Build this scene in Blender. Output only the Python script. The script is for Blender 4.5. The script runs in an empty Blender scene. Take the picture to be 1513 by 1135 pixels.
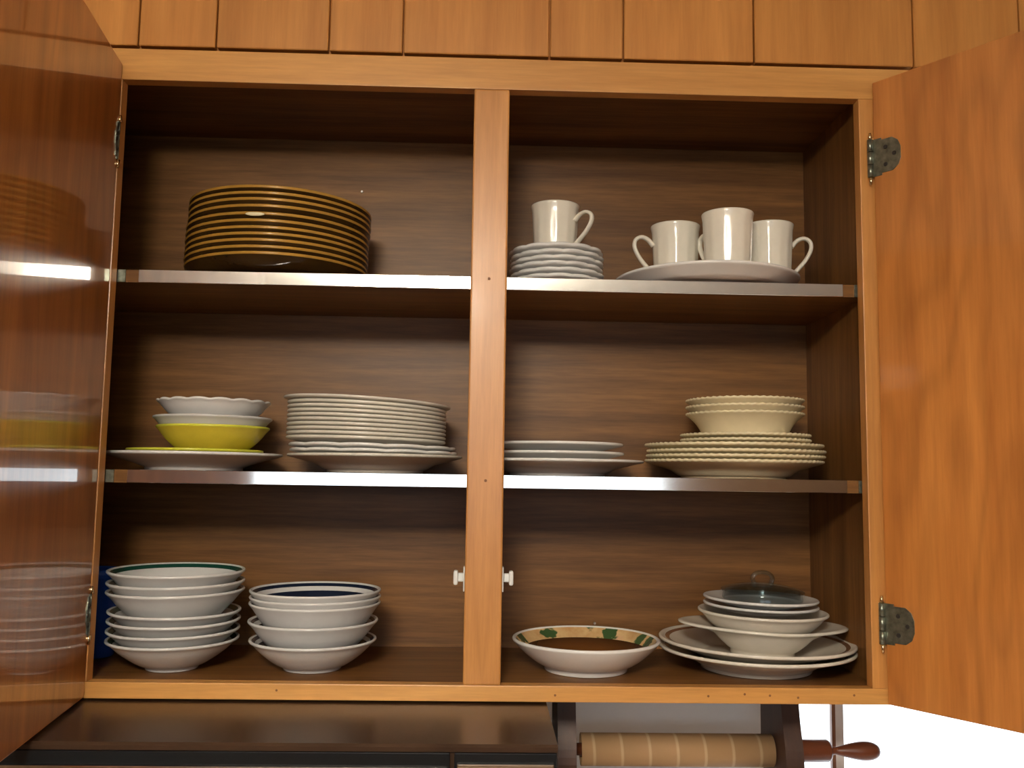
import bpy, bmesh, math, random
from mathutils import Matrix, Vector
random.seed(7)
PI = math.pi
scene = bpy.context.scene
col = scene.collection

# ------------------------------------------------------------------ camera, world, lights, exposure
F_PX = 1344.8
cam_d = bpy.data.cameras.new('camera')
cam_d.sensor_fit = 'HORIZONTAL'
cam_d.sensor_width = 36.0
cam_d.lens = 36.0 * F_PX / 1513.0
cam_d.clip_start = 0.02
cam = bpy.data.objects.new('camera', cam_d)
col.objects.link(cam)
Rm = Matrix.Rotation(-0.0277, 3, 'Z') @ Matrix.Rotation(0.1012, 3, 'X') @ Matrix.Rotation(-0.0151, 3, 'Y')
right, fwd, up = Rm.col[0], Rm.col[1], Rm.col[2]
mw = Matrix((( right[0], up[0], -fwd[0], 0.0), (right[1], up[1], -fwd[1], -1.2429), (right[2], up[2], -fwd[2], 0.2767), (0, 0, 0, 1)))
cam.matrix_world = mw
scene.camera = cam

world = bpy.data.worlds.new('overcast_sky')
scene.world = world
world.use_nodes = True
bg = world.node_tree.nodes['Background']
bg.inputs[0].default_value = (0.84, 0.93, 1.0, 1)
bg.inputs[1].default_value = 2.6

def portal(name, loc, rot, sx, sy):
    l = bpy.data.lights.new(name, 'AREA')
    l.shape = 'RECTANGLE'; l.size = sx; l.size_y = sy
    l.cycles.is_portal = True
    o = bpy.data.objects.new(name, l); col.objects.link(o)
    o.location = loc; o.rotation_euler = rot
    return o
# room limits (z = 0 is the floor of the wall cabinet)
RX0, RX1, RY0, RY1, RZ0, RZ1 = -1.9, 2.3, -3.3, 0.295, -1.42, 1.04
WB = (0.492, 1.62, -0.80, -0.045)          # window in the wall behind the cabinet (x0,x1,z0,z1)
WR = (-1.20, 0.90, 0.00, 0.62)            # window in the rear wall
portal('window_sink_offscreen', ((WB[0]+WB[1])/2, RY1+0.10, (WB[2]+WB[3])/2), (-PI/2, 0, 0), WB[1]-WB[0], WB[3]-WB[2])
portal('window_rear_offscreen', ((WR[0]+WR[1])/2, RY0-0.10, (WR[2]+WR[3])/2), (PI/2, 0, 0), WR[1]-WR[0], WR[3]-WR[2])

vs = scene.view_settings
scene.display_settings.display_device = 'sRGB'
vs.view_transform = 'Standard'
vs.look = 'None'
vs.exposure = 0.32
vs.gamma = 1.0
vs.use_curve_mapping = False
LAMP = 80.0

# ------------------------------------------------------------------ materials
def new_mat(name):
    m = bpy.data.materials.new(name); m.use_nodes = True
    nt = m.node_tree
    return m, nt, nt.nodes['Principled BSDF']
def N(nt, t, **kw):
    n = nt.nodes.new(t)
    for k, v in kw.items(): setattr(n, k, v)
    return n
def ramp(nt, stops, interp='LINEAR'):
    n = nt.nodes.new('ShaderNodeValToRGB'); cr = n.color_ramp; cr.interpolation = interp
    while len(cr.elements) < len(stops): cr.elements.new(0.5)
    for e, (p, c) in zip(cr.elements, stops):
        e.position = p; e.color = (c[0], c[1], c[2], 1)
    return n
def mix(nt, a, b, fac, blend='MIX'):
    n = nt.nodes.new('ShaderNodeMix'); n.data_type = 'RGBA'; n.blend_type = blend
    for s, v in ((6, a), (7, b)):
        if isinstance(v, tuple): n.inputs[s].default_value = (v[0], v[1], v[2], 1)
        else: nt.links.new(v, n.inputs[s])
    if isinstance(fac, (int, float)): n.inputs[0].default_value = fac
    else: nt.links.new(fac, n.inputs[0])
    return n.outputs[2]
def math_n(nt, op, a, b=None, clamp=False):
    n = nt.nodes.new('ShaderNodeMath'); n.operation = op; n.use_clamp = clamp
    for i, v in enumerate((a, b)):
        if v is None: continue
        if isinstance(v, (int, float)): n.inputs[i].default_value = v
        else: nt.links.new(v, n.inputs[i])
    return n.outputs[0]
def obj_coord(nt, scale):
    tc = N(nt, 'ShaderNodeTexCoord'); mp = N(nt, 'ShaderNodeMapping')
    mp.inputs['Scale'].default_value = scale
    nt.links.new(tc.outputs['Object'], mp.inputs['Vector'])
    return mp.outputs[0]
def noise(nt, vec, scale, detail=4, rough=0.6):
    n = N(nt, 'ShaderNodeTexNoise')
    n.inputs['Scale'].default_value = scale; n.inputs['Detail'].default_value = detail
    n.inputs['Roughness'].default_value = rough
    if vec is not None: nt.links.new(vec, n.inputs['Vector'])
    return n.outputs[0]
def wood(name, dark, light, axis='Z', rough=0.35, figure=0.0, rings=9.0, coat=0.0, bump=0.05, vary=0.0, fine=0.35, spec=0.5):
    m, nt, b = new_mat(name)
    lo = {'X': (1.6, 26, 26), 'Y': (26, 1.6, 26), 'Z': (26, 26, 1.6)}[axis]
    hi = {'X': (9, 160, 160), 'Y': (160, 9, 160), 'Z': (160, 160, 9)}[axis]
    fg = {'X': (1.1, 5.5, 5.5), 'Y': (5.5, 1.1, 5.5), 'Z': (5.5, 5.5, 1.1)}[axis]
    v1 = obj_coord(nt, lo); v2 = obj_coord(nt, hi); v3 = obj_coord(nt, fg)
    n1 = noise(nt, v1, 1.0, 5, 0.62)
    n2 = noise(nt, v2, 1.0, 3, 0.7)
    r1 = ramp(nt, [(0.34, dark), (0.66, light)])
    nt.links.new(n1, r1.inputs[0])
    c = r1.outputs[0]
    if figure > 0:
        n3 = noise(nt, v3, 1.0, 2.5, 0.5)
        w = math_n(nt, 'SINE', math_n(nt, 'MULTIPLY', n3, rings * 2 * PI))
        w = math_n(nt, 'MULTIPLY', math_n(nt, 'ADD', w, 1.0), 0.5)
        w = math_n(nt, 'POWER', w, 2.2)
        d2 = tuple(x * 0.62 for x in dark)
        c = mix(nt, c, d2, math_n(nt, 'MULTIPLY', w, figure))
    r2 = ramp(nt, [(0.35, (0.62, 0.58, 0.55)), (0.62, (1, 1, 1))])
    nt.links.new(n2, r2.inputs[0])
    c = mix(nt, c, r2.outputs[0], fine, 'MULTIPLY')
    if vary > 0:
        oi = N(nt, 'ShaderNodeObjectInfo')
        rr = ramp(nt, [(0, (1 - vary,) * 3), (1, (1 + vary * 0.4,) * 3)])
        nt.links.new(oi.outputs['Random'], rr.inputs[0])
        c = mix(nt, c, rr.outputs[0], 1.0, 'MULTIPLY')
    nt.links.new(c, b.inputs['Base Color'])
    b.inputs['Roughness'].default_value = rough
    b.inputs['Specular IOR Level'].default_value = spec
    if coat: 
        b.inputs['Coat Weight'].default_value = coat; b.inputs['Coat Roughness'].default_value = 0.04 if coat > 0.5 else 0.12; b.inputs['Coat IOR'].default_value = 1.65 if coat > 0.5 else 1.5
    bp = N(nt, 'ShaderNodeBump'); bp.inputs['Strength'].default_value = bump; bp.inputs['Distance'].default_value = 0.002
    nt.links.new(n2, bp.inputs['Height']); nt.links.new(bp.outputs[0], b.inputs['Normal'])
    return m
def plain(name, c, rough=0.5, metal=0.0, var=0.08, nscale=30, **kw):
    m, nt, b = new_mat(name)
    v = obj_coord(nt, (1, 1, 1))
    n = noise(nt, v, nscale, 4)
    r = ramp(nt, [(0.3, tuple(x * (1 - var) for x in c)), (0.7, tuple(min(1, x * (1 + var)) for x in c))])
    nt.links.new(n, r.inputs[0]); nt.links.new(r.outputs[0], b.inputs['Base Color'])
    b.inputs['Roughness'].default_value = rough; b.inputs['Metallic'].default_value = metal
    for k, val in kw.items(): b.inputs[k].default_value = val
    return m
def emit(name, c, s):
    m, nt, b = new_mat(name)
    b.inputs['Base Color'].default_value = (1, 1, 1, 1)
    b.inputs['Emission Color'].default_value = (*c, 1); b.inputs['Emission Strength'].default_value = s
    return m

M = {}
M['frame_v'] = wood('maple_frame_vertical', (0.46, 0.195, 0.048), (0.63, 0.290, 0.080), 'Z', 0.36, coat=0.08)
M['frame_h'] = wood('maple_frame_horizontal', (0.49, 0.225, 0.056), (0.69, 0.350, 0.10), 'X', 0.38, coat=0.08)
M['plank'] = wood('soffit_plank_wood', (0.53, 0.215, 0.045), (0.68, 0.300, 0.070), 'Z', 0.45, figure=0.13, rings=9, vary=0.12, fine=0.22)
M['soffit_gap'] = wood('soffit_backing', (0.53, 0.215, 0.045), (0.68, 0.300, 0.070), 'Z', 0.5)
M['door'] = wood('birch_veneer_door', (0.41, 0.140, 0.027), (0.60, 0.235, 0.052), 'Z', 0.34, figure=0.30, rings=13, coat=1.0, fine=0.25)
M['door_edge'] = wood('door_edge_wood', (0.41, 0.140, 0.027), (0.60, 0.235, 0.052), 'Z', 0.4)
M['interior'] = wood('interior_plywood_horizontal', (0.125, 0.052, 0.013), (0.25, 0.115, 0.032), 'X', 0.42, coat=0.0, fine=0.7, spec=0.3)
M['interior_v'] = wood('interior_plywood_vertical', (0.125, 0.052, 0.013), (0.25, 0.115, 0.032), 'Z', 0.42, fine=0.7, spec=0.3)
M['chrome'] = plain('aluminium_trim', (0.86, 0.86, 0.84), 0.10, 1.0, 0.03, 60)
M['hinge'] = plain('weathered_hinge_metal', (0.23, 0.25, 0.20), 0.34, 0.85, 0.35, 120)
M['screw'] = plain('dark_screw', (0.05, 0.045, 0.04), 0.5, 0.6)
M['pin'] = plain('brass_pin', (0.75, 0.6, 0.35), 0.18, 1.0)
M['nail'] = plain('nail_head', (0.6, 0.55, 0.5), 0.3, 0.8)
M['nail_dark'] = plain('filled_nail_hole', (0.22, 0.09, 0.03), 0.7)
M['catch'] = plain('white_plastic_catch', (0.75, 0.76, 0.74), 0.3)
M['wall'] = plain('white_wall_paint', (0.80, 0.82, 0.84), 0.7, 0, 0.03, 8)
M['room_wall'] = plain('brown_wall_paint', (0.22, 0.13, 0.07), 0.7, 0, 0.06, 6)
M['ceiling'] = plain('ceiling_paint', (0.78, 0.74, 0.66), 0.9, 0, 0.03, 6)
M['floor'] = wood('floor_boards', (0.16, 0.08, 0.035), (0.28, 0.15, 0.07), 'X', 0.5)
M['hood'] = plain('brown_enamel', (0.045, 0.024, 0.014), 0.26, 0, 0.15, 12, **{'Specular IOR Level': 0.32})
M['hood_front'] = plain('black_enamel', (0.008, 0.010, 0.012), 0.15, 0, 0.1)
M['darkwood'] = wood('dark_stained_wood', (0.035, 0.014, 0.008), (0.075, 0.032, 0.018), 'Z', 0.48)
M['redwood'] = wood('turned_red_brown_wood', (0.10, 0.026, 0.012), (0.17, 0.05, 0.02), 'X', 0.28)
M['window_frame'] = wood('window_frame_wood', (0.20, 0.08, 0.04), (0.32, 0.14, 0.07), 'Z', 0.4)
M['white_paint'] = plain('white_gloss_paint', (0.80, 0.74, 0.70), 0.35)
# ceramics
M['brown_glaze'] = plain('dark_brown_glaze', (0.045, 0.022, 0.006), 0.22, 0, 0.25, 14)
M['honey_rim'] = plain('honey_rim_glaze', (0.40, 0.215, 0.035), 0.2, 0, 0.2, 10)
M['white'] = plain('white_china', (0.80, 0.79, 0.76), 0.16, 0, 0.03)
M['ironstone'] = plain('cream_ironstone', (0.80, 0.76, 0.65), 0.16, 0, 0.05, 22)
M['offwhite'] = plain('off_white_china', (0.70, 0.655, 0.57), 0.2, 0, 0.04)
M['grey_white'] = plain('grey_white_china', (0.66, 0.655, 0.64), 0.2, 0, 0.03)
M['cream'] = plain('cream_china', (0.78, 0.68, 0.45), 0.2, 0, 0.04)
M['yellow'] = plain('yellow_glaze', (0.70, 0.56, 0.055), 0.2, 0, 0.06)
M['yellow_rim'] = plain('yellow_green_rim', (0.62, 0.62, 0.06), 0.2, 0, 0.06)
M['green_band'] = plain('dark_green_band', (0.012, 0.06, 0.04), 0.2)
M['navy_band'] = plain('dark_navy_band', (0.010, 0.016, 0.035), 0.2)
M['brown_band'] = plain('thin_brown_band', (0.22, 0.10, 0.05), 0.2)
M['blue'] = plain('blue_plastic', (0.03, 0.12, 0.62), 0.25)
def pasta_mats():
    m, nt, b = new_mat('painted_leaf_border')
    v = obj_coord(nt, (1, 1, 1))
    vo = N(nt, 'ShaderNodeTexVoronoi'); vo.inputs['Scale'].default_value = 34
    nn = N(nt, 'ShaderNodeTexNoise'); nn.inputs['Scale'].default_value = 70; nt.links.new(v, nn.inputs['Vector'])
    va = N(nt, 'ShaderNodeVectorMath', operation='MULTIPLY_ADD'); va.inputs[1].default_value = (0.022, 0.022, 0.022)
    nt.links.new(nn.outputs[1], va.inputs[0]); nt.links.new(v, va.inputs[2]); nt.links.new(va.outputs[0], vo.inputs['Vector'])
    n = noise(nt, v, 26, 4)
    base = ramp(nt, [(0.3, (0.50, 0.27, 0.10)), (0.55, (0.66, 0.45, 0.22)), (0.8, (0.60, 0.33, 0.20))]); nt.links.new(n, base.inputs[0])
    leaf = ramp(nt, [(0.0, (1, 1, 1)), (0.40, (1, 1, 1)), (0.48, (0, 0, 0)), (1, (0, 0, 0))]); nt.links.new(vo.outputs['Distance'], leaf.inputs[0])
    sp = N(nt, 'ShaderNodeSeparateColor'); nt.links.new(vo.outputs['Color'], sp.inputs[0])
    pick = math_n(nt, 'GREATER_THAN', sp.outputs[0], 0.38)
    f = math_n(nt, 'MULTIPLY', leaf.outputs[0], pick)
    c = mix(nt, base.outputs[0], (0.05, 0.10, 0.035), f)
    nt.links.new(c, b.inputs['Base Color']); b.inputs['Roughness'].default_value = 0.2
    M['leaf_border'] = m
    m, nt, b = new_mat('brown_ringed_centre')
    tc = N(nt, 'ShaderNodeTexCoord')
    sx = N(nt, 'ShaderNodeSeparateXYZ'); nt.links.new(tc.outputs['Object'], sx.inputs[0])
    r = math_n(nt, 'SQRT', math_n(nt, 'ADD', math_n(nt, 'MULTIPLY', sx.outputs[0], sx.outputs[0]), math_n(nt, 'MULTIPLY', sx.outputs[1], sx.outputs[1])))
    rr = ramp(nt, [(0.0, (0.45, 0.28, 0.10)), (0.35, (0.40, 0.22, 0.07)), (0.42, (0.16, 0.065, 0.015)), (0.55, (0.20, 0.085, 0.02)),
                   (0.60, (0.42, 0.23, 0.06)), (0.66, (0.15, 0.06, 0.014)), (0.86, (0.11, 0.042, 0.012)), (1.0, (0.05, 0.02, 0.008))])
    nt.links.new(math_n(nt, 'DIVIDE', r, 0.0885), rr.inputs[0])
    nt.links.new(rr.outputs[0], b.inputs['Base Color']); b.inputs['Roughness'].default_value = 0.2
    M['ring_centre'] = m
pasta_mats()
def glass_mat():
    m = bpy.data.materials.new('clear_lid_glass'); m.use_nodes = True; nt = m.node_tree
    nt.nodes.remove(nt.nodes['Principled BSDF'])
    tr = N(nt, 'ShaderNodeBsdfTransparent'); tr.inputs[0].default_value = (0.76, 0.82, 0.84, 1)
    gl = N(nt, 'ShaderNodeBsdfGlossy'); gl.inputs['Roughness'].default_value = 0.05
    lw = N(nt, 'ShaderNodeLayerWeight'); lw.inputs['Blend'].default_value = 0.5
    mx = N(nt, 'ShaderNodeMixShader')
    nt.links.new(math_n(nt, 'ADD', math_n(nt, 'MULTIPLY', math_n(nt, 'POWER', lw.outputs['Facing'], 3.0), 0.65), 0.08), mx.inputs[0]); nt.links.new(tr.outputs[0], mx.inputs[1]); nt.links.new(gl.outputs[0], mx.inputs[2])
    nt.links.new(mx.outputs[0], nt.nodes['Material Output'].inputs[0])
    M['glass'] = m
    m = bpy.data.materials.new('window_glass'); m.use_nodes = True; nt = m.node_tree
    nt.nodes.remove(nt.nodes['Principled BSDF'])
    tr = N(nt, 'ShaderNodeBsdfTransparent'); gl = N(nt, 'ShaderNodeBsdfGlossy'); gl.inputs['Roughness'].default_value = 0.02
    mx = N(nt, 'ShaderNodeMixShader'); mx.inputs[0].default_value = 0.06
    nt.links.new(tr.outputs[0], mx.inputs[1]); nt.links.new(gl.outputs[0], mx.inputs[2])
    nt.links.new(mx.outputs[0], nt.nodes['Material Output'].inputs[0])
    M['pane'] = m
glass_mat()
def cardboard():
    m, nt, b = new_mat('spiral_cardboard')
    tc = N(nt, 'ShaderNodeTexCoord'); sx = N(nt, 'ShaderNodeSeparateXYZ'); nt.links.new(tc.outputs['Object'], sx.inputs[0])
    ang = math_n(nt, 'ARCTAN2', sx.outputs[1], sx.outputs[2])
    t = math_n(nt, 'FRACT', math_n(nt, 'ADD', math_n(nt, 'MULTIPLY', sx.outputs[0], 24.0), math_n(nt, 'MULTIPLY', ang, 0.03)))
    rr = ramp(nt, [(0.0, (0.52, 0.37, 0.22)), (0.06, (0.50, 0.35, 0.20)), (0.09, (0.36, 0.215, 0.10)), (0.95, (0.40, 0.24, 0.115)), (1.0, (0.52, 0.37, 0.22))])
    nt.links.new(t, rr.inputs[0]); nt.links.new(rr.outputs[0], b.inputs['Base Color']); b.inputs['Roughness'].default_value = 0.75
    M['cardboard'] = m
cardboard()

# ------------------------------------------------------------------ mesh helpers
def link(o, parent=None):
    col.objects.link(o)
    if parent is not None: o.parent = parent
    return o
def mesh_obj(name, bm, mats, parent=None, smooth=False, loc=(0, 0, 0)):
    me = bpy.data.meshes.new(name)
    bmesh.ops.recalc_face_normals(bm, faces=bm.faces)
    bm.to_mesh(me); bm.free()
    if not isinstance(mats, (list, tuple)): mats = [mats]
    for m in mats: me.materials.append(M[m])
    if smooth:
        for p in me.polygons: p.use_smooth = True
    o = bpy.data.objects.new(name, me)
    o.location = loc
    return link(o, parent)
def add_box(bm, x0, x1, y0, y1, z0, z1, bev=0.0, mi=0, seg=2):
    t = bmesh.new()
    bmesh.ops.create_cube(t, size=1.0)
    for v in t.verts:
        v.co = Vector(((x0 + x1) / 2 + v.co.x * (x1 - x0), (y0 + y1) / 2 + v.co.y * (y1 - y0), (z0 + z1) / 2 + v.co.z * (z1 - z0)))
    if bev > 0: bmesh.ops.bevel(t, geom=list(t.edges), offset=bev, segments=seg, profile=0.6, affect='EDGES')
    merge(bm, t, mi)
def merge(bm, t, mi=None, mat=None):
    vm = {}
    for v in t.verts: vm[v] = bm.verts.new(mat @ v.co if mat is not None else v.co)
    for f in t.faces:
        try: nf = bm.faces.new([vm[v] for v in f.verts])
        except ValueError: continue
        nf.material_index = f.material_index if mi is None else mi
        nf.smooth = f.smooth
    t.free()
def box(name, dims, mat, parent=None, bev=0.0, off=(0, 0, 0)):
    bm = bmesh.new(); add_box(bm, *dims, bev=bev)
    return mesh_obj(name, bm, mat, parent, loc=(-off[0], -off[1], -off[2]))
def add_cyl(bm, p0, p1, r0, r1=None, seg=20, mi=0, caps=True):
    if r1 is None: r1 = r0
    p0, p1 = Vector(p0), Vector(p1); d = (p1 - p0).normalized()
    a = d.orthogonal().normalized(); b = d.cross(a)
    ra = [bm.verts.new(p0 + (a * math.cos(2 * PI * i / seg) + b * math.sin(2 * PI * i / seg)) * r0) for i in range(seg)]
    rb = [bm.verts.new(p1 + (a * math.cos(2 * PI * i / seg) + b * math.sin(2 * PI * i / seg)) * r1) for i in range(seg)]
    for i in range(seg):
        f = bm.faces.new((ra[i], ra[(i + 1) % seg], rb[(i + 1) % seg], rb[i])); f.material_index = mi; f.smooth = True
    if caps:
        bm.faces.new(ra[::-1]).material_index = mi; bm.faces.new(rb).material_index = mi
def add_lathe(bm, prof, seg=48, mis=None, mod=None, axis='Z'):
    """prof: (r,z) list; mis: material index per segment; mod(theta,k,r,z)->(r,z)"""
    rings = []
    for k, (r, z) in enumerate(prof):
        if r < 1e-6:
            rings.append([bm.verts.new((0, 0, z) if axis == 'Z' else (z, 0, 0))]); continue
        ring = []
        for i in range(seg):
            th = 2 * PI * i / seg
            rr, zz = mod(th, k, r, z) if mod else (r, z)
            c, s = rr * math.cos(th), rr * math.sin(th)
            ring.append(bm.verts.new((c, s, zz) if axis == 'Z' else (zz, c, s)))
        rings.append(ring)
    for k in range(len(rings) - 1):
        a, b = rings[k], rings[k + 1]
        for i in range(seg):
            j = (i + 1) % seg
            if len(a) == 1 and len(b) == 1: continue
            if len(a) == 1: f = bm.faces.new((a[0], b[i], b[j]))
            elif len(b) == 1: f = bm.faces.new((a[i], b[0], a[j]))
            else: f = bm.faces.new((a[i], b[i], b[j], a[j]))
            f.smooth = True
            if mis: f.material_index = mis[k]
def crom(pts, n=4):
    out = []
    P = [pts[0]] + list(pts) + [pts[-1]]
    for i in range(1, len(P) - 2):
        for k in range(n):
            t = k / n; p0, p1, p2, p3 = P[i - 1], P[i], P[i + 1], P[i + 2]
            out.append(tuple(0.5 * ((2 * p1[d]) + (-p0[d] + p2[d]) * t + (2 * p0[d] - 5 * p1[d] + 4 * p2[d] - p3[d]) * t * t + (-p0[d] + 3 * p1[d] - 3 * p2[d] + p3[d]) * t ** 3) for d in range(len(p1))))
    out.append(tuple(pts[-1])); return out
def add_sweep(bm, path, radii, seg=10, mi=0, flat=1.0):
    rings = []
    path = [Vector(p) for p in path]; ref = Vector((0, 1, 0))
    for i, p in enumerate(path):
        d = (path[min(i + 1, len(path) - 1)] - path[max(i - 1, 0)]).normalized()
        a = (ref - d * ref.dot(d)).normalized(); b = d.cross(a)
        rings.append([bm.verts.new(p + a * math.cos(2 * PI * k / seg) * radii[i] * flat + b * math.sin(2 * PI * k / seg) * radii[i]) for k in range(seg)])
    for A, B in zip(rings, rings[1:]):
        for k in range(seg):
            f = bm.faces.new((A[k], A[(k + 1) % seg], B[(k + 1) % seg], B[k])); f.smooth = True; f.material_index = mi
    bm.faces.new(rings[0][::-1]).material_index = mi; bm.faces.new(rings[-1]).material_index = mi
def empty(name, loc, rot=(0, 0, 0)):
    o = bpy.data.objects.new(name, None); o.empty_display_size = 0.05
    o.location = loc; o.rotation_euler = rot
    return link(o)
def tag(o, label=None, cat=None, group=None, kind=None):
    if label: o['label'] = label
    if cat: o['category'] = cat
    if group: o['group'] = group
    if kind: o['kind'] = kind
    return o

# ------------------------------------------------------------------ room shell
def wall_with_hole(name, x0, x1, z0, z1, y0, y1, hole, mat):
    hx0, hx1, hz0, hz1 = hole
    bm = bmesh.new()
    add_box(bm, x0, hx0, y0, y1, z0, z1); add_box(bm, hx1, x1, y0, y1, z0, z1)
    add_box(bm, hx0, hx1, y0, y1, z0, hz0); add_box(bm, hx0, hx1, y0, y1, hz1, z1)
    o = mesh_obj(name, bm, mat); return tag(o, kind='structure')
T = 0.12
tag(box('floor', (RX0 - T, RX1 + T, RY0 - T, RY1 + T, RZ0 - 0.1, RZ0), 'floor'), 'brown wooden kitchen floor', kind='structure')
tag(box('ceiling', (RX0 - T, RX1 + T, RY0 - T, RY1 + T, RZ1, RZ1 + 0.1), 'ceiling'), 'plain pale kitchen ceiling', kind='structure')
tag(box('wall_left', (RX0 - T, RX0, RY0, RY1, RZ0, RZ1), 'room_wall'), 'brown painted kitchen side wall', kind='structure')
tag(box('wall_right', (RX1, RX1 + T, RY0, RY1, RZ0, RZ1), 'room_wall'), 'brown painted kitchen wall past the window', kind='structure')
wall_with_hole('wall_back', RX0 - T, RX1 + T, RZ0, RZ1, RY1, RY1 + T, WB, 'wall')['label'] = 'white wall below and behind the cabinet'
wall_with_hole('wall_rear', RX0 - T, RX1 + T, RZ0, RZ1, RY0 - T, RY0, WR, 'room_wall')['label'] = 'brown wall facing the cabinet across the room'
def window(name, label, hole, y0, y1, mull, ypane, mats=('window_frame', 'white_paint')):
    x0, x1, z0, z1 = hole
    e = 0.0
    root = empty(name, ((x0 + x1) / 2, (y0 + y1) / 2, z0)); tag(root, label, kind='structure')
    off = tuple(root.location)
    bm = bmesh.new(); w = 0.012
    ym = (y0 + y1) / 2
    add_box(bm, x0, x0 + w, y0, y1, z0, z1); add_box(bm, x1 - w, x1, y0, y1, z0, z1)
    add_box(bm, x0 + w, x1 - w, y0, y1, z0, z0 + w * 2); add_box(bm, x0 + w, x1 - w, y0, y1, z1 - w, z1)
    mesh_obj('window_frame', bm, mats[1], root, loc=tuple(-v for v in off))
    xs = [x0 + w] + [m for m in mull] + [x1 - w]
    for m in mull:
        bm = bmesh.new()
        add_box(bm, m - 0.010, m - 0.004, y0, y0 + 0.010, z0 + 0.02, z1 - 0.01, mi=0)
        add_box(bm, m - 0.004, m + 0.010, y0 + 0.001, y0 + 0.012, z0 + 0.02, z1 - 0.01, mi=1)
        mesh_obj('mullion', bm, [mats[0], mats[1]], root, loc=tuple(-v for v in off))
    for a, b in zip(xs, xs[1:]):
        aa = a + (0.010 if a in mull else 0); bb = b - (0.010 if b in mull else 0)
        box('pane', (aa, bb, ypane - 0.002, ypane + 0.002, z0 + 0.024, z1 - 0.012), 'pane', root, off=off)
    return root
window('window_1', 'bright overexposed window beside the paper towel holder', WB, RY1 + 0.005, RY1 + 0.06, [0.592], RY1 + 0.05)
window('window_2', 'wide daylight window across the room from the cabinet', WR, RY0 - 0.08, RY0 - 0.02, [-0.50, 0.20], RY0 - 0.06, ('white_paint', 'white_paint'))

# soffit of vertical planks above the cabinet
soff = box('wall_soffit', (RX0, RX1, 0.014, RY1, 0.874, RZ1), 'soffit_gap')
tag(soff, 'soffit panelled with orange-brown vertical wooden planks', kind='structure')
gro = [-0.501, -0.392, -0.233, -0.128, 0.081, 0.187, 0.376, 0.609, 0.766]
xs = [-1.85, -1.66, -1.55, -1.33, -1.12, -1.0, -0.80, -0.70] + gro + [0.88, 1.07, 1.29, 1.40, 1.60, 1.72, 1.95, 2.10, 2.28]
for a, b in zip(xs, xs[1:]):
    bm = bmesh.new(); add_box(bm, a + 0.0012, b - 0.0012, 0.002, 0.0145, 0.8745, RZ1 - 0.001, bev=0.0012, seg=1)
    o = mesh_obj('plank', bm, 'plank', soff)

# ------------------------------------------------------------------ the wall cabinet
XL, XR, H, D = -0.5184, 0.5254, 0.823, 0.272
XI0, XI1 = XL - 0.242, XR + 0.015            # inner faces of the side panels; the left end runs on behind the frame into a blind corner
Z1, Z2, ST, SY = 0.5572, 0.2781, 0.0178, 0.026
cab = empty('wall_cabinet', (0, 0.145, -0.021))
tag(cab, 'open wooden wall cabinet with honey coloured frame full of stacked dishes', 'cabinet')
CO = tuple(cab.location)
def cpart(name, dims, mat, bev=0.0, parent=None):
    o = box(name, dims, mat, parent or cab, bev, CO if parent is None else (0, 0, 0)); return o
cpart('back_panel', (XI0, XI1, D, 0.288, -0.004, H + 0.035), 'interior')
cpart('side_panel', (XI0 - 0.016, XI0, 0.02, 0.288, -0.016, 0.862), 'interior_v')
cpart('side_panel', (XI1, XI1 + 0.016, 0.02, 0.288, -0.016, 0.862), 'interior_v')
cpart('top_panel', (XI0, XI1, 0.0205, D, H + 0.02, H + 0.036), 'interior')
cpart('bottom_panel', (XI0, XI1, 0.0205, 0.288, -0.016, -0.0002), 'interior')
cpart('rail', (XL - 0.26, XR + 0.075, 0.0, 0.02, H, H + 0.0455), 'frame_h', 0.0012)
cpart('rail', (XL - 0.26, XR + 0.075, 0.0, 0.02, -0.021, 0.0), 'frame_h', 0.0012)
cpart('stile', (-0.0252, 0.0252, 0.0002, 0.0195, 0.0, H), 'frame_v', 0.0025)
cpart('stile', (XL - 0.260, XL, 0.0002, 0.02, 0.0, H), 'frame_v', 0.0012)
cpart('stile', (XR, XR + 0.075, 0.0002, 0.02, 0.0, H), 'frame_v', 0.0012)
for z in (Z1, Z2):
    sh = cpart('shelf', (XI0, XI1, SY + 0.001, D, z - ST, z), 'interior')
    tag(sh, 'dark wooden shelf edged with bright metal trim')
    bm = bmesh.new(); add_box(bm, -0.4905, 0.507, SY - 0.0012, SY + 0.001, z - ST, z + 0.0004, bev=0.0005, seg=1)
    tag(mesh_obj('metal_trim', bm, 'chrome', sh), 'polished metal edging strip')
    for a, b in ((-0.5200, -0.5085), (0.5235, XI1 - 0.001)):
        bm = bmesh.new(); add_box(bm, a, b, SY - 0.001, SY + 0.001, z - ST, z, bev=0.0004, seg=1)
        mesh_obj('trim_end', bm, 'hinge', sh)
def nail(x, y, z, mat='nail', r=0.0022, l=0.004, parent=cab):
    bm = bmesh.new(); add_cyl(bm, (x, y, z), (x, y - l, z), r, r * 0.8, seg=10)
    mesh_obj('nail', bm, mat, parent, loc=tuple(-v for v in CO))
for x, z in ((-0.218, 0.7545), (0.513, 0.7), (0.184, 0.331), (0.183, 0.040)): nail(x, D + 0.0005, z)
for x, z in ((0.0005, 0.5495), (0.0005, 0.2705)): nail(x, 0.0004, z, 'nail_dark', 0.0022, 0.0006)
for x in (0.098, 0.303, 0.352, 0.386, 0.424, 0.500, -0.27): nail(x, 0.0004, -0.0105 + 0.002 * math.sin(x * 40), 'nail_dark', 0.0019, 0.0006)
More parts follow.
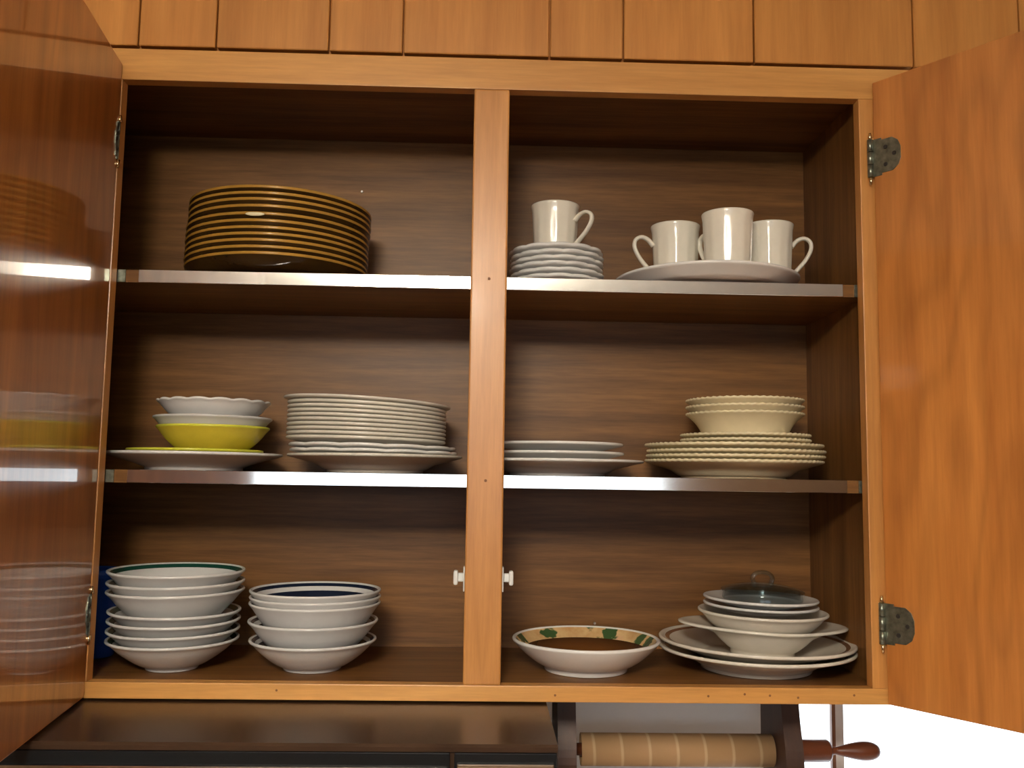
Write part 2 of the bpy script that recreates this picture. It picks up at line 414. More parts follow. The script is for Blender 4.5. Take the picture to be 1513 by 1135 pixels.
# roller catches on the centre stile
for s in (-1, 1):
    bm = bmesh.new()
    add_box(bm, *sorted((s * 0.0254, s * 0.0272)), 0.004, 0.019, 0.1215, 0.1545, bev=0.0006, seg=1)
    add_box(bm, *sorted((s * 0.0272, s * 0.0350)), 0.010, 0.016, 0.134, 0.1455, bev=0.001, seg=1)
    c = mesh_obj('door_catch', bm, 'catch', cab, loc=tuple(-v for v in CO))
    bm = bmesh.new(); add_box(bm, *sorted((s * 0.0345, s * 0.0405)), 0.004, 0.018, 0.1300, 0.1492, bev=0.0025)
    mesh_obj('roller', bm, 'catch', c, smooth=False)
# doors
def make_door(pivot, ang, side, hz, label, leaf=0.040, kr=0.0042):
    """local: x along the door from the hinge, y = thickness away from the inside face (inside face at y=0 facing -y for side=+1)"""
    d = empty('door', (0, 0, 0)); bpy.data.objects.remove(d)
    Wd = 0.532; z0, z1 = -0.019, 0.8445
    t = 0.019 * side
    bm = bmesh.new(); add_box(bm, 0.0, Wd, *sorted((0.0, t)), z0, z1, bev=0.0016, seg=2)
    for f in bm.faces:
        f.material_index = 0 if abs(f.calc_center_median().y) < 1e-4 or abs(f.calc_center_median().y - t) < 1e-4 else 1
    o = mesh_obj('door', bm, ['door', 'door_edge'], cab)
    o.location = (pivot[0] - CO[0], pivot[1] - CO[1], -CO[2]); o.rotation_euler = (0, 0, ang)
    tag(o, label)
    for z in hz:
        bm = bmesh.new()
        w0, w1, hh = 0.0, leaf, 0.027
        y0 = -0.0012 * side
        # leaf with a rounded outer end
        pts = [(w0, -hh), (leaf * 0.3, -hh), (leaf * 0.3, -hh + 0.003), (w1 - leaf * 0.3, -hh + 0.003), (w1 - 0.004, -hh + 0.009), (w1, -0.008), (w1, 0.008), (w1 - 0.004, hh - 0.009), (w1 - leaf * 0.3, hh - 0.003), (leaf * 0.3, hh - 0.003), (leaf * 0.3, hh), (w0, hh)]
        fa = [bm.verts.new((x, 0.0, z + q)) for x, q in pts]; fb = [bm.verts.new((x, y0, z + q)) for x, q in pts]
        bm.faces.new(fa); bm.faces.new(fb[::-1])
        for i in range(len(pts)): bm.faces.new((fa[i], fa[(i + 1) % len(pts)], fb[(i + 1) % len(pts)], fb[i]))
        for sx, sz in ((leaf * 0.45, 0.012), (leaf * 0.77, 0.0), (leaf * 0.45, -0.013)):
            add_cyl(bm, (sx, y0, z + sz), (sx, y0 * 1.9, z + sz), 0.0032, 0.0026, seg=10, mi=1)
        kx, ky = -kr * 0.83, -kr * 0.83 * side
        for a, b in ((-hh, -0.010), (-0.009, 0.009), (0.010, hh)): add_cyl(bm, (kx, ky, z + a), (kx, ky, z + b), kr, seg=14)
        add_cyl(bm, (kx, ky, z - hh - 0.012), (kx, ky, z - hh), 0.0016, 0.0036, seg=12, mi=2)
        add_cyl(bm, (kx, ky, z + hh), (kx, ky, z + hh + 0.010), 0.0036, 0.0018, seg=12, mi=2)
        hg = mesh_obj('hinge', bm, ['hinge', 'screw', 'pin'], o)
        tag(hg, 'tarnished grey metal hinge')
    return o
make_door((0.5430, -0.0060), -math.atan2(0.80, 0.60), 1, (0.733, 0.087), 'orange-brown veneer door with swirling grain')
make_door((-0.5192, -0.0020), -math.atan2(0.992, 0.125), -1, (0.733, 0.087), 'glossy brown veneer door reflecting the shelves', 0.014, 0.0012)

# ------------------------------------------------------------------ unseen counter, added to bounce window light up the wall
ct = box('bounce_counter', (0.13, RX1 - 0.002, -0.36, RY1 - 0.002, -0.505, -0.47), 'white_paint', None, 0.004)
tag(ct, 'pale unseen counter added to bounce light from the bright window', 'bounce_counter')
b = empty('base_cabinet', (1.2, 0, RZ0)); tag(b, 'long brown base cabinet with many doors under the added counter', 'cabinet')  # unseen stand-in that carries the added counter
bo = tuple(b.location)
box('body', (0.15, RX1 - 0.004, -0.30, RY1 - 0.004, RZ0, -0.506), 'interior_v', b, 0, bo)
for k in range(6):
    x0 = 0.155 + k * 0.356; x1 = x0 + 0.350
    dd = box('door', (x0, x1, -0.321, -0.3005, RZ0 + 0.10, -0.53), 'door', b, 0.002, bo)
    kx = x1 - 0.04 if k % 2 == 0 else x0 + 0.04
    bm = bmesh.new(); add_cyl(bm, (kx, -0.3215, -0.60), (kx, -0.345, -0.60), 0.007, 0.014, seg=16); mesh_obj('knob', bm, 'hinge', dd)

# ------------------------------------------------------------------ range hood under the cabinet
hood = empty('range_hood', (-0.2935, 0.05, -0.15)); tag(hood, 'dark brown range hood with black front below the cabinet', 'range hood')
HO = tuple(hood.location); hl = tuple(-v for v in HO)
bm = bmesh.new()
hx0, hx1, hy, zt = -0.674, 0.087, -0.186, -0.0235
prof = [(0.290, zt), (hy + 0.003, zt), (hy, zt - 0.003), (hy, zt - 0.008), (hy + 0.004, zt - 0.010), (hy + 0.004, -0.085), (0.29, -0.15)]
A = [bm.verts.new((hx0, y, z)) for y, z in prof]; B = [bm.verts.new((hx1, y, z)) for y, z in prof]
bm.faces.new(A); bm.faces.new(B[::-1])
for i in range(len(prof)): bm.faces.new((A[i], A[(i + 1) % len(prof)], B[(i + 1) % len(prof)], B[i]))
mesh_obj('hood_body', bm, 'hood', hood, loc=hl)
for a, b, zs in ((hx0 + 0.002, -0.034, 0.0010), (-0.029, hx1 - 0.001, 0.0050)):
    bm = bmesh.new(); add_box(bm, a, b, hy - 0.002, hy + 0.0035, -0.076, zt - 0.0085, bev=0.001)
    p = mesh_obj('front_panel', bm, 'hood_front', hood, loc=hl)
    bm = bmesh.new(); add_box(bm, a + 0.003, b - 0.003, hy - 0.0065, hy - 0.0022, -0.0525 + zs, -0.0475 + zs, bev=0.0018)
    mesh_obj('chrome_strip', bm, 'chrome', p)

# ------------------------------------------------------------------ paper towel holder
hold = empty('paper_towel_holder', (0.29, 0.175, -0.021)); tag(hold, 'dark wooden paper towel holder mounted under the cabinet', 'holder')
KO = tuple(hold.location); kl = tuple(-v for v in KO)
TY, TZ = 0.175, -0.131
def bracket(x0, x1):
    pts = crom([(0.135, -0.0165), (0.134, -0.045), (0.127, -0.078), (0.115, -0.115), (0.112, -0.145), (0.122, -0.175), (0.15, -0.195), (0.185, -0.198), (0.215, -0.185), (0.232, -0.155), (0.235, -0.11), (0.235, -0.06), (0.235, -0.0165)], 3)
    bm = bmesh.new()
    A = [bm.verts.new((x0, y, z)) for y, z in pts]; B = [bm.verts.new((x1, y, z)) for y, z in pts]
    fa = bm.faces.new(A); fb = bm.faces.new(B[::-1])
    for i in range(len(pts)): bm.faces.new((A[i], A[(i + 1) % len(pts)], B[(i + 1) % len(pts)], B[i]))
    bmesh.ops.bevel(bm, geom=[e for e in bm.edges if len({v.co.x for v in e.verts}) == 1], offset=0.0015, segments=2, affect='EDGES')
    mesh_obj('bracket', bm, 'darkwood', hold, loc=kl)
bracket(0.112, 0.139); bracket(0.4435, 0.4700)
bm = bmesh.new()
rod = [(0, 0.1395), (0.009, 0.1395), (0.009, 0.443), (0.0165, 0.4432), (0.0165, 0.470), (0.0162, 0.5270), (0.0135, 0.5310), (0.0085, 0.5325)]
add_lathe(bm, [(r, x) for r, x in rod] + [(0, 0.5325)], 24, axis='X')
r_ = mesh_obj('rod', bm, 'redwood', hold); r_.location = (-KO[0], TY - KO[1], TZ - KO[2])
bm = bmesh.new()
fin = crom([(0.0, 0.5325), (0.0058, 0.5326), (0.0056, 0.540), (0.0085, 0.552), (0.0128, 0.572), (0.0140, 0.585), (0.0125, 0.597), (0.0075, 0.6055), (0.0, 0.6080)], 4)
fin = [(max(r, 0), x) for r, x in fin]
add_lathe(bm, fin, 24, axis='X')
r_ = mesh_obj('handle', bm, 'redwood', hold); r_.location = (-KO[0], TY - KO[1], TZ - KO[2])
bm = bmesh.new()
add_lathe(bm, [(0.0222, 0.1510), (0.0236, 0.1510), (0.0236, 0.4415), (0.0222, 0.4415), (0.0222, 0.1510)], 40, axis='X')
tube = mesh_obj('cardboard_tube', bm, 'cardboard', None, loc=(0, TY, TZ - 0.0125 + 0.0125))
tag(tube, 'empty spiral-wound cardboard tube on the paper towel holder', 'cardboard tube')

# ------------------------------------------------------------------ dishes
def dish_profile(curve, t, rf, fw=0.004, fh=None, n=3):
    """curve = centre line (r, z) from the middle to the rim; returns closed profile, with index where the inside begins"""
    c = crom(curve, n); c = [(max(r, 0.0), z) for r, z in c]
    nor = []
    for i in range(len(c)):
        a, b = c[max(i - 1, 0)], c[min(i + 1, len(c) - 1)]
        dr, dz = b[0] - a[0], b[1] - a[1]; L = math.hypot(dr, dz) or 1
        nor.append((-dz / L, dr / L))
    nor[0] = (0, 1)
    out = [(max(0, p[0] - n_[0] * t / 2), p[1] - n_[1] * t / 2) for p, n_ in zip(c, nor)]
    inn = [(max(0, p[0] + n_[0] * t / 2), p[1] + n_[1] * t / 2) for p, n_ in zip(c, nor)]
    def zout(r):
        for (r0, z0), (r1, z1) in zip(out, out[1:]):
            if r0 <= r <= r1: return z0 + (z1 - z0) * (r - r0) / max(r1 - r0, 1e-9)
        return out[0][1]
    o2 = [p for p in out if p[0] < rf - fw - 1e-4]
    o2 += [(rf - fw, zout(rf - fw)), (rf - fw + 0.0006, 0.0), (rf - 0.0008, 0.0), (rf, 0.0008), (rf + 0.0004, zout(rf + 0.0004))]
    o2 += [p for p in out if p[0] > rf + 0.0012]
    e, nr = c[-1], nor[-1]; tx, tz = nr[1], -nr[0]     # tangent outward
    cap = []
    for a in (-50, 0, 50):
        an = math.radians(a)
        cap.append((e[0] + (tx * math.cos(an) + nr[0] * math.sin(an)) * t / 2, e[1] + (tz * math.cos(an) + nr[1] * math.sin(an)) * t / 2))
    return o2 + cap + inn[::-1], len(o2), len(o2) + 3
def dish_mesh(name, curve, t, rf, mats, rim=0, inner=None, seg=56, mod=None, fw=0.004, outer=None, n=3):
    """rim: material index of rim cap; inner(r,z)->material index"""
    prof, i0, i1 = dish_profile(curve, t, rf, fw, n=n)
    mis = []
    for k in range(len(prof) - 1):
        if k < i0 - 1: mis.append(outer((prof[k][0] + prof[k + 1][0]) / 2) if outer else 0)
        elif k <= i1: mis.append(rim)
        else:
            r = (prof[k][0] + prof[k + 1][0]) / 2
            mis.append(inner(r) if inner else 0)
    bm = bmesh.new()
    R = max(p[0] for p in prof)
    add_lathe(bm, prof, seg, mis, (lambda th, k, r, z: mod(th, r / R, r, z)) if mod else None)
    me = bpy.data.meshes.new(name)
    bmesh.ops.recalc_face_normals(bm, faces=bm.faces)
    bm.to_mesh(me); bm.free()
    for m in mats: me.materials.append(M[m])
    return me
def put(name, me, loc, label, cat, group=None, tilt=0.0, rz=0.0, tx=0.0):
    o = bpy.data.objects.new(name, me); col.objects.link(o)
    o.location = loc; o.rotation_euler = (tx, tilt, rz)
    return tag(o, label, cat, group)
def bowl_curve(R, h, rf, t=0.004, fh=0.005, k=1.7, flare=0.0):
    zb = fh + t / 2
    pts = [(0, zb), (rf * 0.6, zb), (rf * 0.95, zb + 0.0006)]
    for u in (0.12, 0.3, 0.5, 0.7, 0.88, 1.0):
        r = rf + (R - rf) * u
        z = zb + (h - t / 2 - zb) * (u ** k)
        pts.append((r, z))
    if flare: pts[-1] = (R, pts[-1][1] - flare * 0.2); pts[-2] = (pts[-2][0], pts[-2][1] + flare * 0.25)
    return pts
def plate_curve(R, h, rw, t=0.004, fh=0.003, step=0.45):
    """rw = radius of the well; step = share of the height gained at the edge of the well"""
    zb = fh + t / 2; H_ = h - t / 2 - zb
    return [(0, zb), (rw * 0.6, zb), (rw * 0.9, zb), (rw, zb + H_ * 0.12), (rw + (R - rw) * 0.22, zb + H_ * step), (rw + (R - rw) * 0.6, zb + H_ * (step + (1 - step) * 0.5)), (R, zb + H_)]
def scallop(n, amp, zamp=0.0, start=0.55):
    def f(th, q, r, z):
        w = max(0.0, (q - start) / (1 - start)); w = w * w
        c = abs(math.cos(n * th / 2)) ** 0.7
        return r * (1 - amp * w * (1 - c)), z - zamp * w * (1 - c)
    return f
def bead(n, amp, start=0.90):
    def f(th, q, r, z):
        if q < start: return r, z
        c = 0.5 + 0.5 * math.cos(n * th)
        return r + amp * (c - 0.5), z + amp * 0.6 * (c - 0.5)
    return f
ORD = ['lowest', 'second from the bottom', 'third from the bottom', 'fourth from the bottom', 'fifth from the bottom', 'sixth from the bottom', 'seventh from the bottom', 'eighth from the bottom', 'ninth from the bottom', 'tenth from the bottom', 'topmost', ]
def ordw(i, n): return 'topmost' if i == n - 1 else ORD[i]

# --- top shelf, left: brown plates
RB = 0.1342
me = dish_mesh('brown_plate', [(0, 0.0046), (0.06, 0.0046), (0.095, 0.0050), (0.112, 0.0082), (0.124, 0.0150), (0.131, 0.0208), (RB, 0.0235)], 0.0052, 0.094, ['brown_glaze', 'honey_rim'], rim=1, inner=lambda r: 1 if r > RB - 0.008 else 0)
NB = 11
for i in range(NB):
    dx = (0.0, -0.001, 0.0, 0.0005, -0.0005, 0.0005, 0.0005, 0.002, 0.003, 0.0025, 0.003)[i]
    extra = (0.0010 if i > 5 else 0) + (0.0020 if i > 6 else 0)
    o = put('dinner_plate', me, (-0.3242 + dx, 0.142 + 0.0008 * math.sin(i * 2.1), Z1 + 0.0004 + i * 0.0092 + extra), f'dark brown dinner plate with honey rim, {ordw(i, NB)} in its stack', 'plate', 'brown dinner plates', tilt=-0.004 + 0.0014 * i, rz=0.0)
    if i == 6:
        bm = bmesh.new(); bmesh.ops.create_uvsphere(bm, u_segments=16, v_segments=8, radius=1.0)
        for v in bm.verts: v.co = Vector((v.co.x * 0.0135 - 0.004, v.co.y * 0.0015 - RB - 0.0018, v.co.z * 0.0028 + 0.0218))
        tag(mesh_obj('rim_chip', bm, 'cream', o, smooth=True), 'pale chip in the glazed rim')

# --- top shelf, right: saucers with a cup, platter with three cups
me = dish_mesh('saucer', plate_curve(0.0700, 0.0185, 0.034, 0.0056, 0.0015, 0.3), 0.0056, 0.032, ['white'], seg=120, mod=scallop(12, 0.030, 0.0010, 0.6))
NS = 6
SX, SYY = 0.1045, 0.138
for i in range(NS):
    put('saucer', me, (SX + 0.0012 * math.sin(i * 2.3), SYY + 0.001 * math.cos(i * 1.7), Z1 + 0.0004 + i * 0.0092), f'small white scalloped saucer, {ordw(i, NS)} in the stack under the lone cup', 'saucer', 'white scalloped saucers', rz=i * 0.21)
def cup_meshes(R=0.0378, h=0.096, rb=0.0315):
    prof = crom([(0, 0.004), (rb - 0.006, 0.004), (rb - 0.004, 0.0), (rb - 0.0005, 0.0), (rb, 0.003), (rb + 0.0005, 0.012), (rb + 0.002, 0.035), (rb + 0.0035, 0.065), (R - 0.0018, h - 0.010), (R, h - 0.001), (R - 0.0012, h), (R - 0.0032, h - 0.004), (R - 0.0048, h - 0.012), (rb + 0.0002, 0.06), (rb - 0.002, 0.03), (rb - 0.004, 0.012), (rb - 0.012, 0.0085), (0, 0.0085)], 2)
    prof = [(max(r, 0), z) for r, z in prof]
    def rib(th, k, r, z):
        w = math.exp(-((z - 0.05) / 0.035) ** 2) if k < 20 else 0
        return r + 0.0004 * w * math.cos(14 * th), z
    bm = bmesh.new(); add_lathe(bm, prof, 84, mod=rib)
    me = bpy.data.meshes.new('cup_body'); bmesh.ops.recalc_face_normals(bm, faces=bm.faces); bm.to_mesh(me); bm.free(); me.materials.append(M['ironstone'])
    bm = bmesh.new()
    path = crom([(rb + 0.0035, 0, 0.064), (R + 0.006, 0, 0.074), (R + 0.0165, 0, 0.0775), (R + 0.0255, 0, 0.072), (R + 0.0265, 0, 0.060), (R + 0.0185, 0, 0.044), (R + 0.006, 0, 0.029), (rb + 0.0015, 0, 0.0175)], 4)
    n = len(path)
    add_sweep(bm, path, [0.0037 - 0.0010 * math.sin(PI * i / (n - 1)) * 0.6 for i in range(n)], 12, flat=1.45)
    mh = bpy.data.meshes.new('cup_handle'); bmesh.ops.recalc_face_normals(bm, faces=bm.faces); bm.to_mesh(mh); bm.free(); mh.materials.append(M['ironstone'])
    return me, mh
cb, ch = cup_meshes()
def cup(loc, rz, label, group='white ironstone cups'):
    e = empty('cup', loc, (0, 0, rz)); tag(e, label, 'cup', group)
    b = bpy.data.objects.new('cup_body', cb); link(b, e); h = bpy.data.objects.new('handle', ch); link(h, e)
    return e
cup((SX - 0.003, SYY - 0.002, Z1 + 0.0004 + 5 * 0.0092 + 0.0086), -0.62, 'white cup standing alone on the stack of scalloped saucers').scale = (1, 1, 0.86)
PX, PY = 0.3340, 0.128
me = dish_mesh('platter', plate_curve(0.1375, 0.0235, 0.114, 0.0046, 0.004, 0.25), 0.0046, 0.082, ['white'], seg=72)
put('platter', me, (PX, PY, Z1 + 0.0004), 'large round white plate carrying three cups', 'plate')
pz = Z1 + 0.0004 + 0.0104
cup((0.2868, 0.125, pz), PI + 0.1, 'white cup with handle turned towards the saucer stack')
cup((0.3490, 0.0535, pz), 2.0, 'white cup with hidden handle standing between two cups')
cup((0.4270, 0.110, pz), -0.05, 'white cup with handle turned towards the cabinet side')

# --- middle shelf, left
AX, AY = -0.4372, 0.145
me = dish_mesh('plate', plate_curve(0.1262, 0.0265, 0.075, 0.0042, 0.004, 0.35), 0.0042, 0.07, ['white'], seg=72)
put('dinner_plate', me, (AX, AY, Z2 + 0.0004), 'white plate on the middle shelf beneath the yellow bowl', 'plate')
me = dish_mesh('yellow_plate', plate_curve(0.0965, 0.0165, 0.074, 0.004, 0.003, 0.4), 0.004, 0.056, ['yellow_rim'], seg=64)
put('side_plate', me, (AX + 0.001, AY, Z2 + 0.0155), 'yellow plate directly beneath the yellow bowl', 'plate')
BX = -0.4115
me = dish_mesh('yellow_bowl', bowl_curve(0.0805, 0.0430, 0.040, 0.004, 0.004, 1.6, 0.003), 0.004, 0.042, ['yellow', 'yellow_rim'], rim=1)
put('bowl', me, (BX, AY, Z2 + 0.0245), 'yellow bowl nested beneath two white bowls', 'bowl', rz=0.3)
me = dish_mesh('white_bowl', bowl_curve(0.0845, 0.040, 0.044, 0.0038, 0.004, 1.6, 0.004), 0.0038, 0.042, ['grey_white'])
put('bowl', me, (BX - 0.001, AY, Z2 + 0.0415), 'white round-rimmed bowl between yellow bowl and scalloped bowl', 'bowl')
me = dish_mesh('scalloped_bowl', bowl_curve(0.0815, 0.040, 0.044, 0.0036, 0.004, 1.35, 0.003), 0.0036, 0.042, ['white'], seg=144, mod=scallop(16, 0.028, 0.0025, 0.55))
put('bowl', me, (BX - 0.0002, AY, Z2 + 0.0665), 'white bowl with scalloped rim on top of the yellow bowl', 'bowl')
# second stack
QX, QY = -0.1665, 0.146
me = dish_mesh('soup_plate', plate_curve(0.1290, 0.0275, 0.078, 0.0042, 0.004, 0.45), 0.0042, 0.072, ['offwhite'], seg=72)
put('soup_plate', me, (QX, QY, Z2 + 0.0004), 'wide off-white soup plate at the bottom of the tall plate stack', 'plate')
me = dish_mesh('scalloped_plate', plate_curve(0.1235, 0.0215, 0.072, 0.0042, 0.002, 0.4), 0.0042, 0.068, ['white'], seg=144, mod=scallop(12, 0.022, 0.0012, 0.6))
for i in range(2):
    put('scalloped_plate', me, (QX - 0.003 - 0.002 * i, QY, Z2 + 0.0135 + 0.0075 * i), f'white scalloped plate, {("lower", "upper")[i]} of two beneath the tall off-white stack', 'plate', 'white scalloped plates', tilt=0.010 + 0.004 * i)
mp = dish_mesh('offwhite_plate', plate_curve(0.1175, 0.0200, 0.076, 0.0044, 0.0010, 0.5), 0.0044, 0.070, ['offwhite'], seg=64)
mt = dish_mesh('offwhite_plate_wide', plate_curve(0.1238, 0.0200, 0.076, 0.0036, 0.0010, 0.5), 0.0036, 0.070, ['offwhite'], seg=64)
NP = 10
for i in range(NP):
    put('dinner_plate', mt if i == NP - 1 else mp, (QX - 0.0145, QY - 0.0004 * math.sin(i * 1.9), Z2 + 0.0322 + 0.0062 * i), f'off-white dinner plate, {ordw(i, NP)} in the tall stack of ten', 'plate', 'off-white dinner plates', tilt=0.018 + 0.0030 * i)

# --- middle shelf, right
GX, GY = 0.108, 0.145
specs = [(0.1290, 0.1090, 0.0245, 0.0004, 'white plate with wide rim at the bottom of the stack beside the post'),
         (0.1010, 0.1075, 0.0215, 0.0150, 'grey-white plate in the middle of the stack beside the post'),
         (0.0985, 0.1085, 0.0215, 0.0285, 'grey-white plate on top of the stack beside the post')]
for i, (r, x, h, z, lab) in enumerate(specs):
    me = dish_mesh('grey_plate', plate_curve(r, h, r * 0.60, 0.0040, 0.0035, 0.45), 0.0040, r * 0.56, ['white'], seg=64)
    put('plate', me, (x, GY, Z2 + z), lab, 'plate', 'plates beside the post')
EX, EY = 0.3790, 0.148
me = dish_mesh('beaded_plate', plate_curve(0.1312, 0.0275, 0.084, 0.0042, 0.002, 0.45), 0.0042, 0.078, ['cream'], seg=288, mod=bead(72, 0.0016, 0.965))
for i in range(4):
    put('beaded_plate', me, (EX + (0, 0.002, 0.003, 0)[i], EY, Z2 + 0.0004 + (0, 0.0075, 0.0150, 0.0240)[i]), f'cream dinner plate with beaded rim, {ordw(i, 4)} of the four large ones', 'plate', 'large cream beaded plates', rz=i * 0.02)
me = dish_mesh('beaded_side_plate', plate_curve(0.0955, 0.0190, 0.062, 0.0040, 0.002, 0.45), 0.0040, 0.058, ['cream'], seg=224, mod=bead(56, 0.0016, 0.96))
for i in range(2):
    put('beaded_side_plate', me, (EX + 0.019, EY, Z2 + 0.0410 + 0.0075 * i), f'small cream plate with beaded rim, {("lower", "upper")[i]} of the two beneath the cream bowls', 'plate', 'small cream beaded plates')
me = dish_mesh('beaded_bowl', [(0, 0.0052), (0.04, 0.0052), (0.058, 0.0056), (0.0625, 0.0115), (0.0675, 0.021), (0.0735, 0.0295), (0.081, 0.037), (0.0870, 0.0415)], 0.0036, 0.057, ['cream'], seg=208, mod=bead(52, 0.0016, 0.955))
for i in range(3):
    put('beaded_bowl', me, (EX + 0.019, EY, Z2 + 0.0565 + 0.0105 * i), f'cream bowl with beaded rim, {("lowest", "middle", "topmost")[i]} of three', 'bowl', 'cream beaded bowls', rz=0.02 * i)

# --- bottom shelf, left: two stacks of banded bowls
def banded(R, h, rf, band, k, bands, t=0.004, fh=0.004, flare=0.003):
    return dish_mesh('banded_bowl', bowl_curve(R, h, rf, t, fh, k, flare), t, rf, ['grey_white', band, 'offwhite'], inner=lambda r: 1 if any(R - b < r < R - a for a, b in bands) else 0, seg=64, n=6)
F0 = 0.0003
AYB = 0.093
GB, NVB = [(0.0028, 0.0085)], [(0.0025, 0.0065), (0.0110, 0.0200)]
a_lo = banded(0.0885, 0.0435, 0.036, 'green_band', 1.35, GB)
a_hi = banded(0.0920, 0.0585, 0.037, 'green_band', 1.3, GB)
for i, (x, z) in enumerate(((-0.4385, 0.0), (-0.4382, 0.0135), (-0.4380, 0.0272), (-0.4382, 0.0395))):
    put('soup_bowl', a_lo, (x, AYB, F0 + z), f'grey-white bowl, {ordw(i, 7)} in the stack by the cabinet side', 'bowl', 'bowls stacked by the cabinet side', tilt=-0.003 * i, rz=i)
for i, (x, z) in enumerate(((-0.4370, 0.0525), (-0.4373, 0.0650), (-0.4378, 0.0800))):
    put('soup_bowl', a_hi, (x, AYB, F0 + z), f'white bowl with green inner band, {ordw(i + 4, 7)} by the cabinet side', 'bowl', 'bowls stacked by the cabinet side', tilt=-0.009, rz=i)
b_lo = banded(0.0878, 0.0435, 0.041, 'navy_band', 1.4, NVB)
b_mid = banded(0.0898, 0.0560, 0.040, 'navy_band', 1.4, NVB)
b_hi = banded(0.0912, 0.0665, 0.040, 'navy_band', 1.3, NVB, t=0.0036, fh=0.003)
for i, (m_, x, z) in enumerate(((b_lo, -0.2420, 0.0), (b_mid, -0.2425, 0.0140), (b_hi, -0.2408, 0.0285), (b_hi, -0.2405, 0.0370), (b_hi, -0.2407, 0.0458))):
    put('soup_bowl', m_, (x, 0.099, F0 + z), f'white bowl with dark navy inner band, {ordw(i, 5)} in its stack of five', 'bowl', 'navy banded bowls', rz=i)
# blue tumbler behind the first stack
bm = bmesh.new()
tp = [(0, 0.003), (0.028, 0.003), (0.030, 0), (0.033, 0.001), (0.034, 0.05), (0.0375, 0.053), (0.0375, 0.062), (0.0345, 0.065), (0.036, 0.112), (0.0395, 0.115), (0.0395, 0.128), (0.037, 0.129), (0.036, 0.125), (0.034, 0.06), (0.031, 0.006), (0, 0.006)]
add_lathe(bm, tp, 40)
tumb = mesh_obj('tumbler', bm, 'blue', None, loc=(-0.5860, 0.1700, F0)); tag(tumb, 'blue plastic tumbler with raised rings behind the stacked bowls', 'tumbler')

# --- bottom shelf, right
me = dish_mesh('pasta_bowl', bowl_curve(0.1048, 0.0455, 0.060, 0.005, 0.007, 1.45, 0.0), 0.005, 0.060, ['white', 'leaf_border', 'ring_centre'], inner=lambda r: 0 if r > 0.1015 else (1 if r > 0.0885 else 2), seg=72, fw=0.005, n=6)
put('pasta_bowl', me, (0.1505, 0.108, F0), 'white pasta bowl painted inside with leaves and brown rings', 'bowl', rz=0.7)
OX, OY = 0.4050, 0.128
me = dish_mesh('banded_plate', plate_curve(0.1400, 0.0325, 0.084, 0.0046, 0.004, 0.42), 0.0046, 0.080, ['offwhite', 'brown_band'], inner=lambda r: 1 if 0.1265 < r < 0.1320 else 0, seg=72, n=8)
for i in range(2):
    put('banded_plate', me, (OX, OY, F0 + 0.0105 * i), f'large off-white plate with thin brown band, {("lower", "upper")[i]} of the two under the lugged bowl', 'plate', 'brown banded plates', tilt=0.012 * i)
def lug(th, q, r, z):
    w = max(0.0, (q - 0.80) / 0.20)
    c = abs(math.cos(th)) ** 5
    return r + 0.036 * w * c, z - 0.0015 * w * (1 - c)
VX = 0.4150
me = dish_mesh('lugged_bowl', [(0, 0.0075), (0.035, 0.0075), (0.046, 0.009), (0.058, 0.018), (0.070, 0.030), (0.077, 0.0375), (0.083, 0.0410), (0.0885, 0.0435)], 0.0044, 0.046, ['offwhite'], seg=96, mod=lug)
put('lugged_bowl', me, (VX, OY, F0 + 0.0200), 'off-white bowl with two flat lug handles', 'bowl', tilt=0.03, rz=0.05)
me = dish_mesh('white_bowl', bowl_curve(0.0925, 0.0470, 0.042, 0.0044, 0.004, 1.4, 0.005), 0.0044, 0.042, ['offwhite'], seg=64)
put('bowl', me, (VX + 0.0005, OY, F0 + 0.0385), 'off-white bowl between the lugged bowl and the two saucers', 'bowl', tilt=0.012)
me = dish_mesh('small_plate', plate_curve(0.0818, 0.0130, 0.058, 0.0040, 0.002, 0.4), 0.0040, 0.048, ['grey_white'], seg=64)
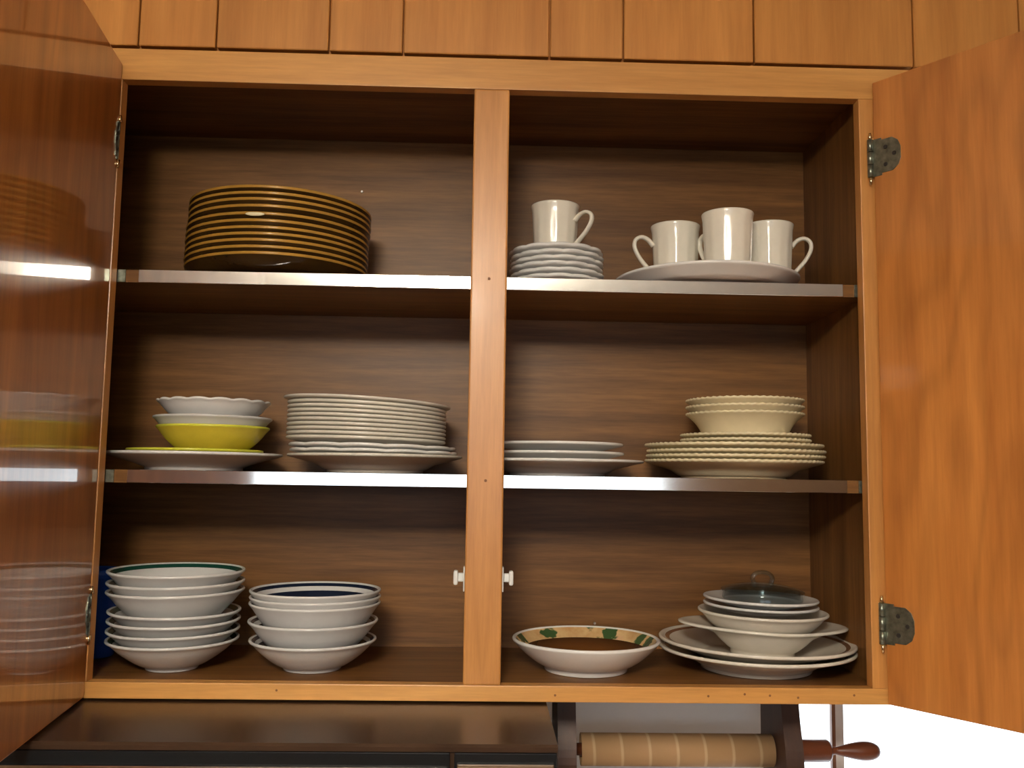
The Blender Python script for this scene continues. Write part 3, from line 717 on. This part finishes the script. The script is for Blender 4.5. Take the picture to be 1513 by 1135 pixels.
for i in range(2):
    put('small_plate', me, (VX - 0.002, OY, F0 + 0.0815 + 0.0092 * i), f'small grey-white plate, {("lower", "upper")[i]} of the two under the glass lid', 'plate', 'small plates under the glass lid', tilt=0.02)
lid = empty('glass_lid', (VX + 0.001, OY, F0 + 0.0995), (0, 0.02, 0)); lid.scale = (1, 1, 0.93); tag(lid, 'small clear glass lid with loop knob on top of the plates', 'lid')
bm = bmesh.new()
lp = [(0.0555, 0.0), (0.0575, 0.0), (0.0585, 0.002), (0.0575, 0.010), (0.0605, 0.0125), (0.0605, 0.015), (0.056, 0.0175), (0.035, 0.0235), (0.015, 0.0262), (0, 0.0267), ]
li = [(0, 0.0235), (0.015, 0.0230), (0.035, 0.0203), (0.0535, 0.0150), (0.0548, 0.010), (0.0555, 0.0)]
add_lathe(bm, lp + li, 56)
mesh_obj('lid_body', bm, 'glass', lid)
bm = bmesh.new()
pa = crom([(-0.0125, 0, 0.0258), (-0.0150, 0, 0.0335), (-0.0105, 0, 0.0405), (0, 0, 0.0432), (0.0105, 0, 0.0405), (0.0150, 0, 0.0335), (0.0125, 0, 0.0258)], 4)
add_sweep(bm, pa, [0.0032] * len(pa), 12, flat=2.0)
mesh_obj('knob', bm, 'glass', lid)

# ------------------------------------------------------------------ ceiling lamp in the room
LZ = 0.80
lamp = empty('pendant_lamp_offscreen', (-0.22, -1.85, LZ)); tag(lamp, 'glowing glass pendant lamp hanging from the kitchen ceiling', 'lamp')
bm = bmesh.new(); add_lathe(bm, [(0, RZ1 - LZ - 0.0005), (0.06, RZ1 - LZ - 0.0005), (0.06, RZ1 - LZ - 0.012), (0.045, RZ1 - LZ - 0.022), (0.008, RZ1 - LZ - 0.026), (0.008, 0.135), (0, 0.135)], 32)
mesh_obj('ceiling_rose', bm, 'chrome', lamp)
M['bulb'] = emit('warm_lamp_glass', (1.0, 0.91, 0.77), LAMP)
bm = bmesh.new(); add_lathe(bm, crom([(0, 0.0), (0.09, 0.006), (0.175, 0.030), (0.205, 0.066), (0.165, 0.110), (0.05, 0.134), (0, 0.135)], 3), 40)
mesh_obj('lamp_shade_offscreen', bm, 'bulb', lamp, smooth=True)
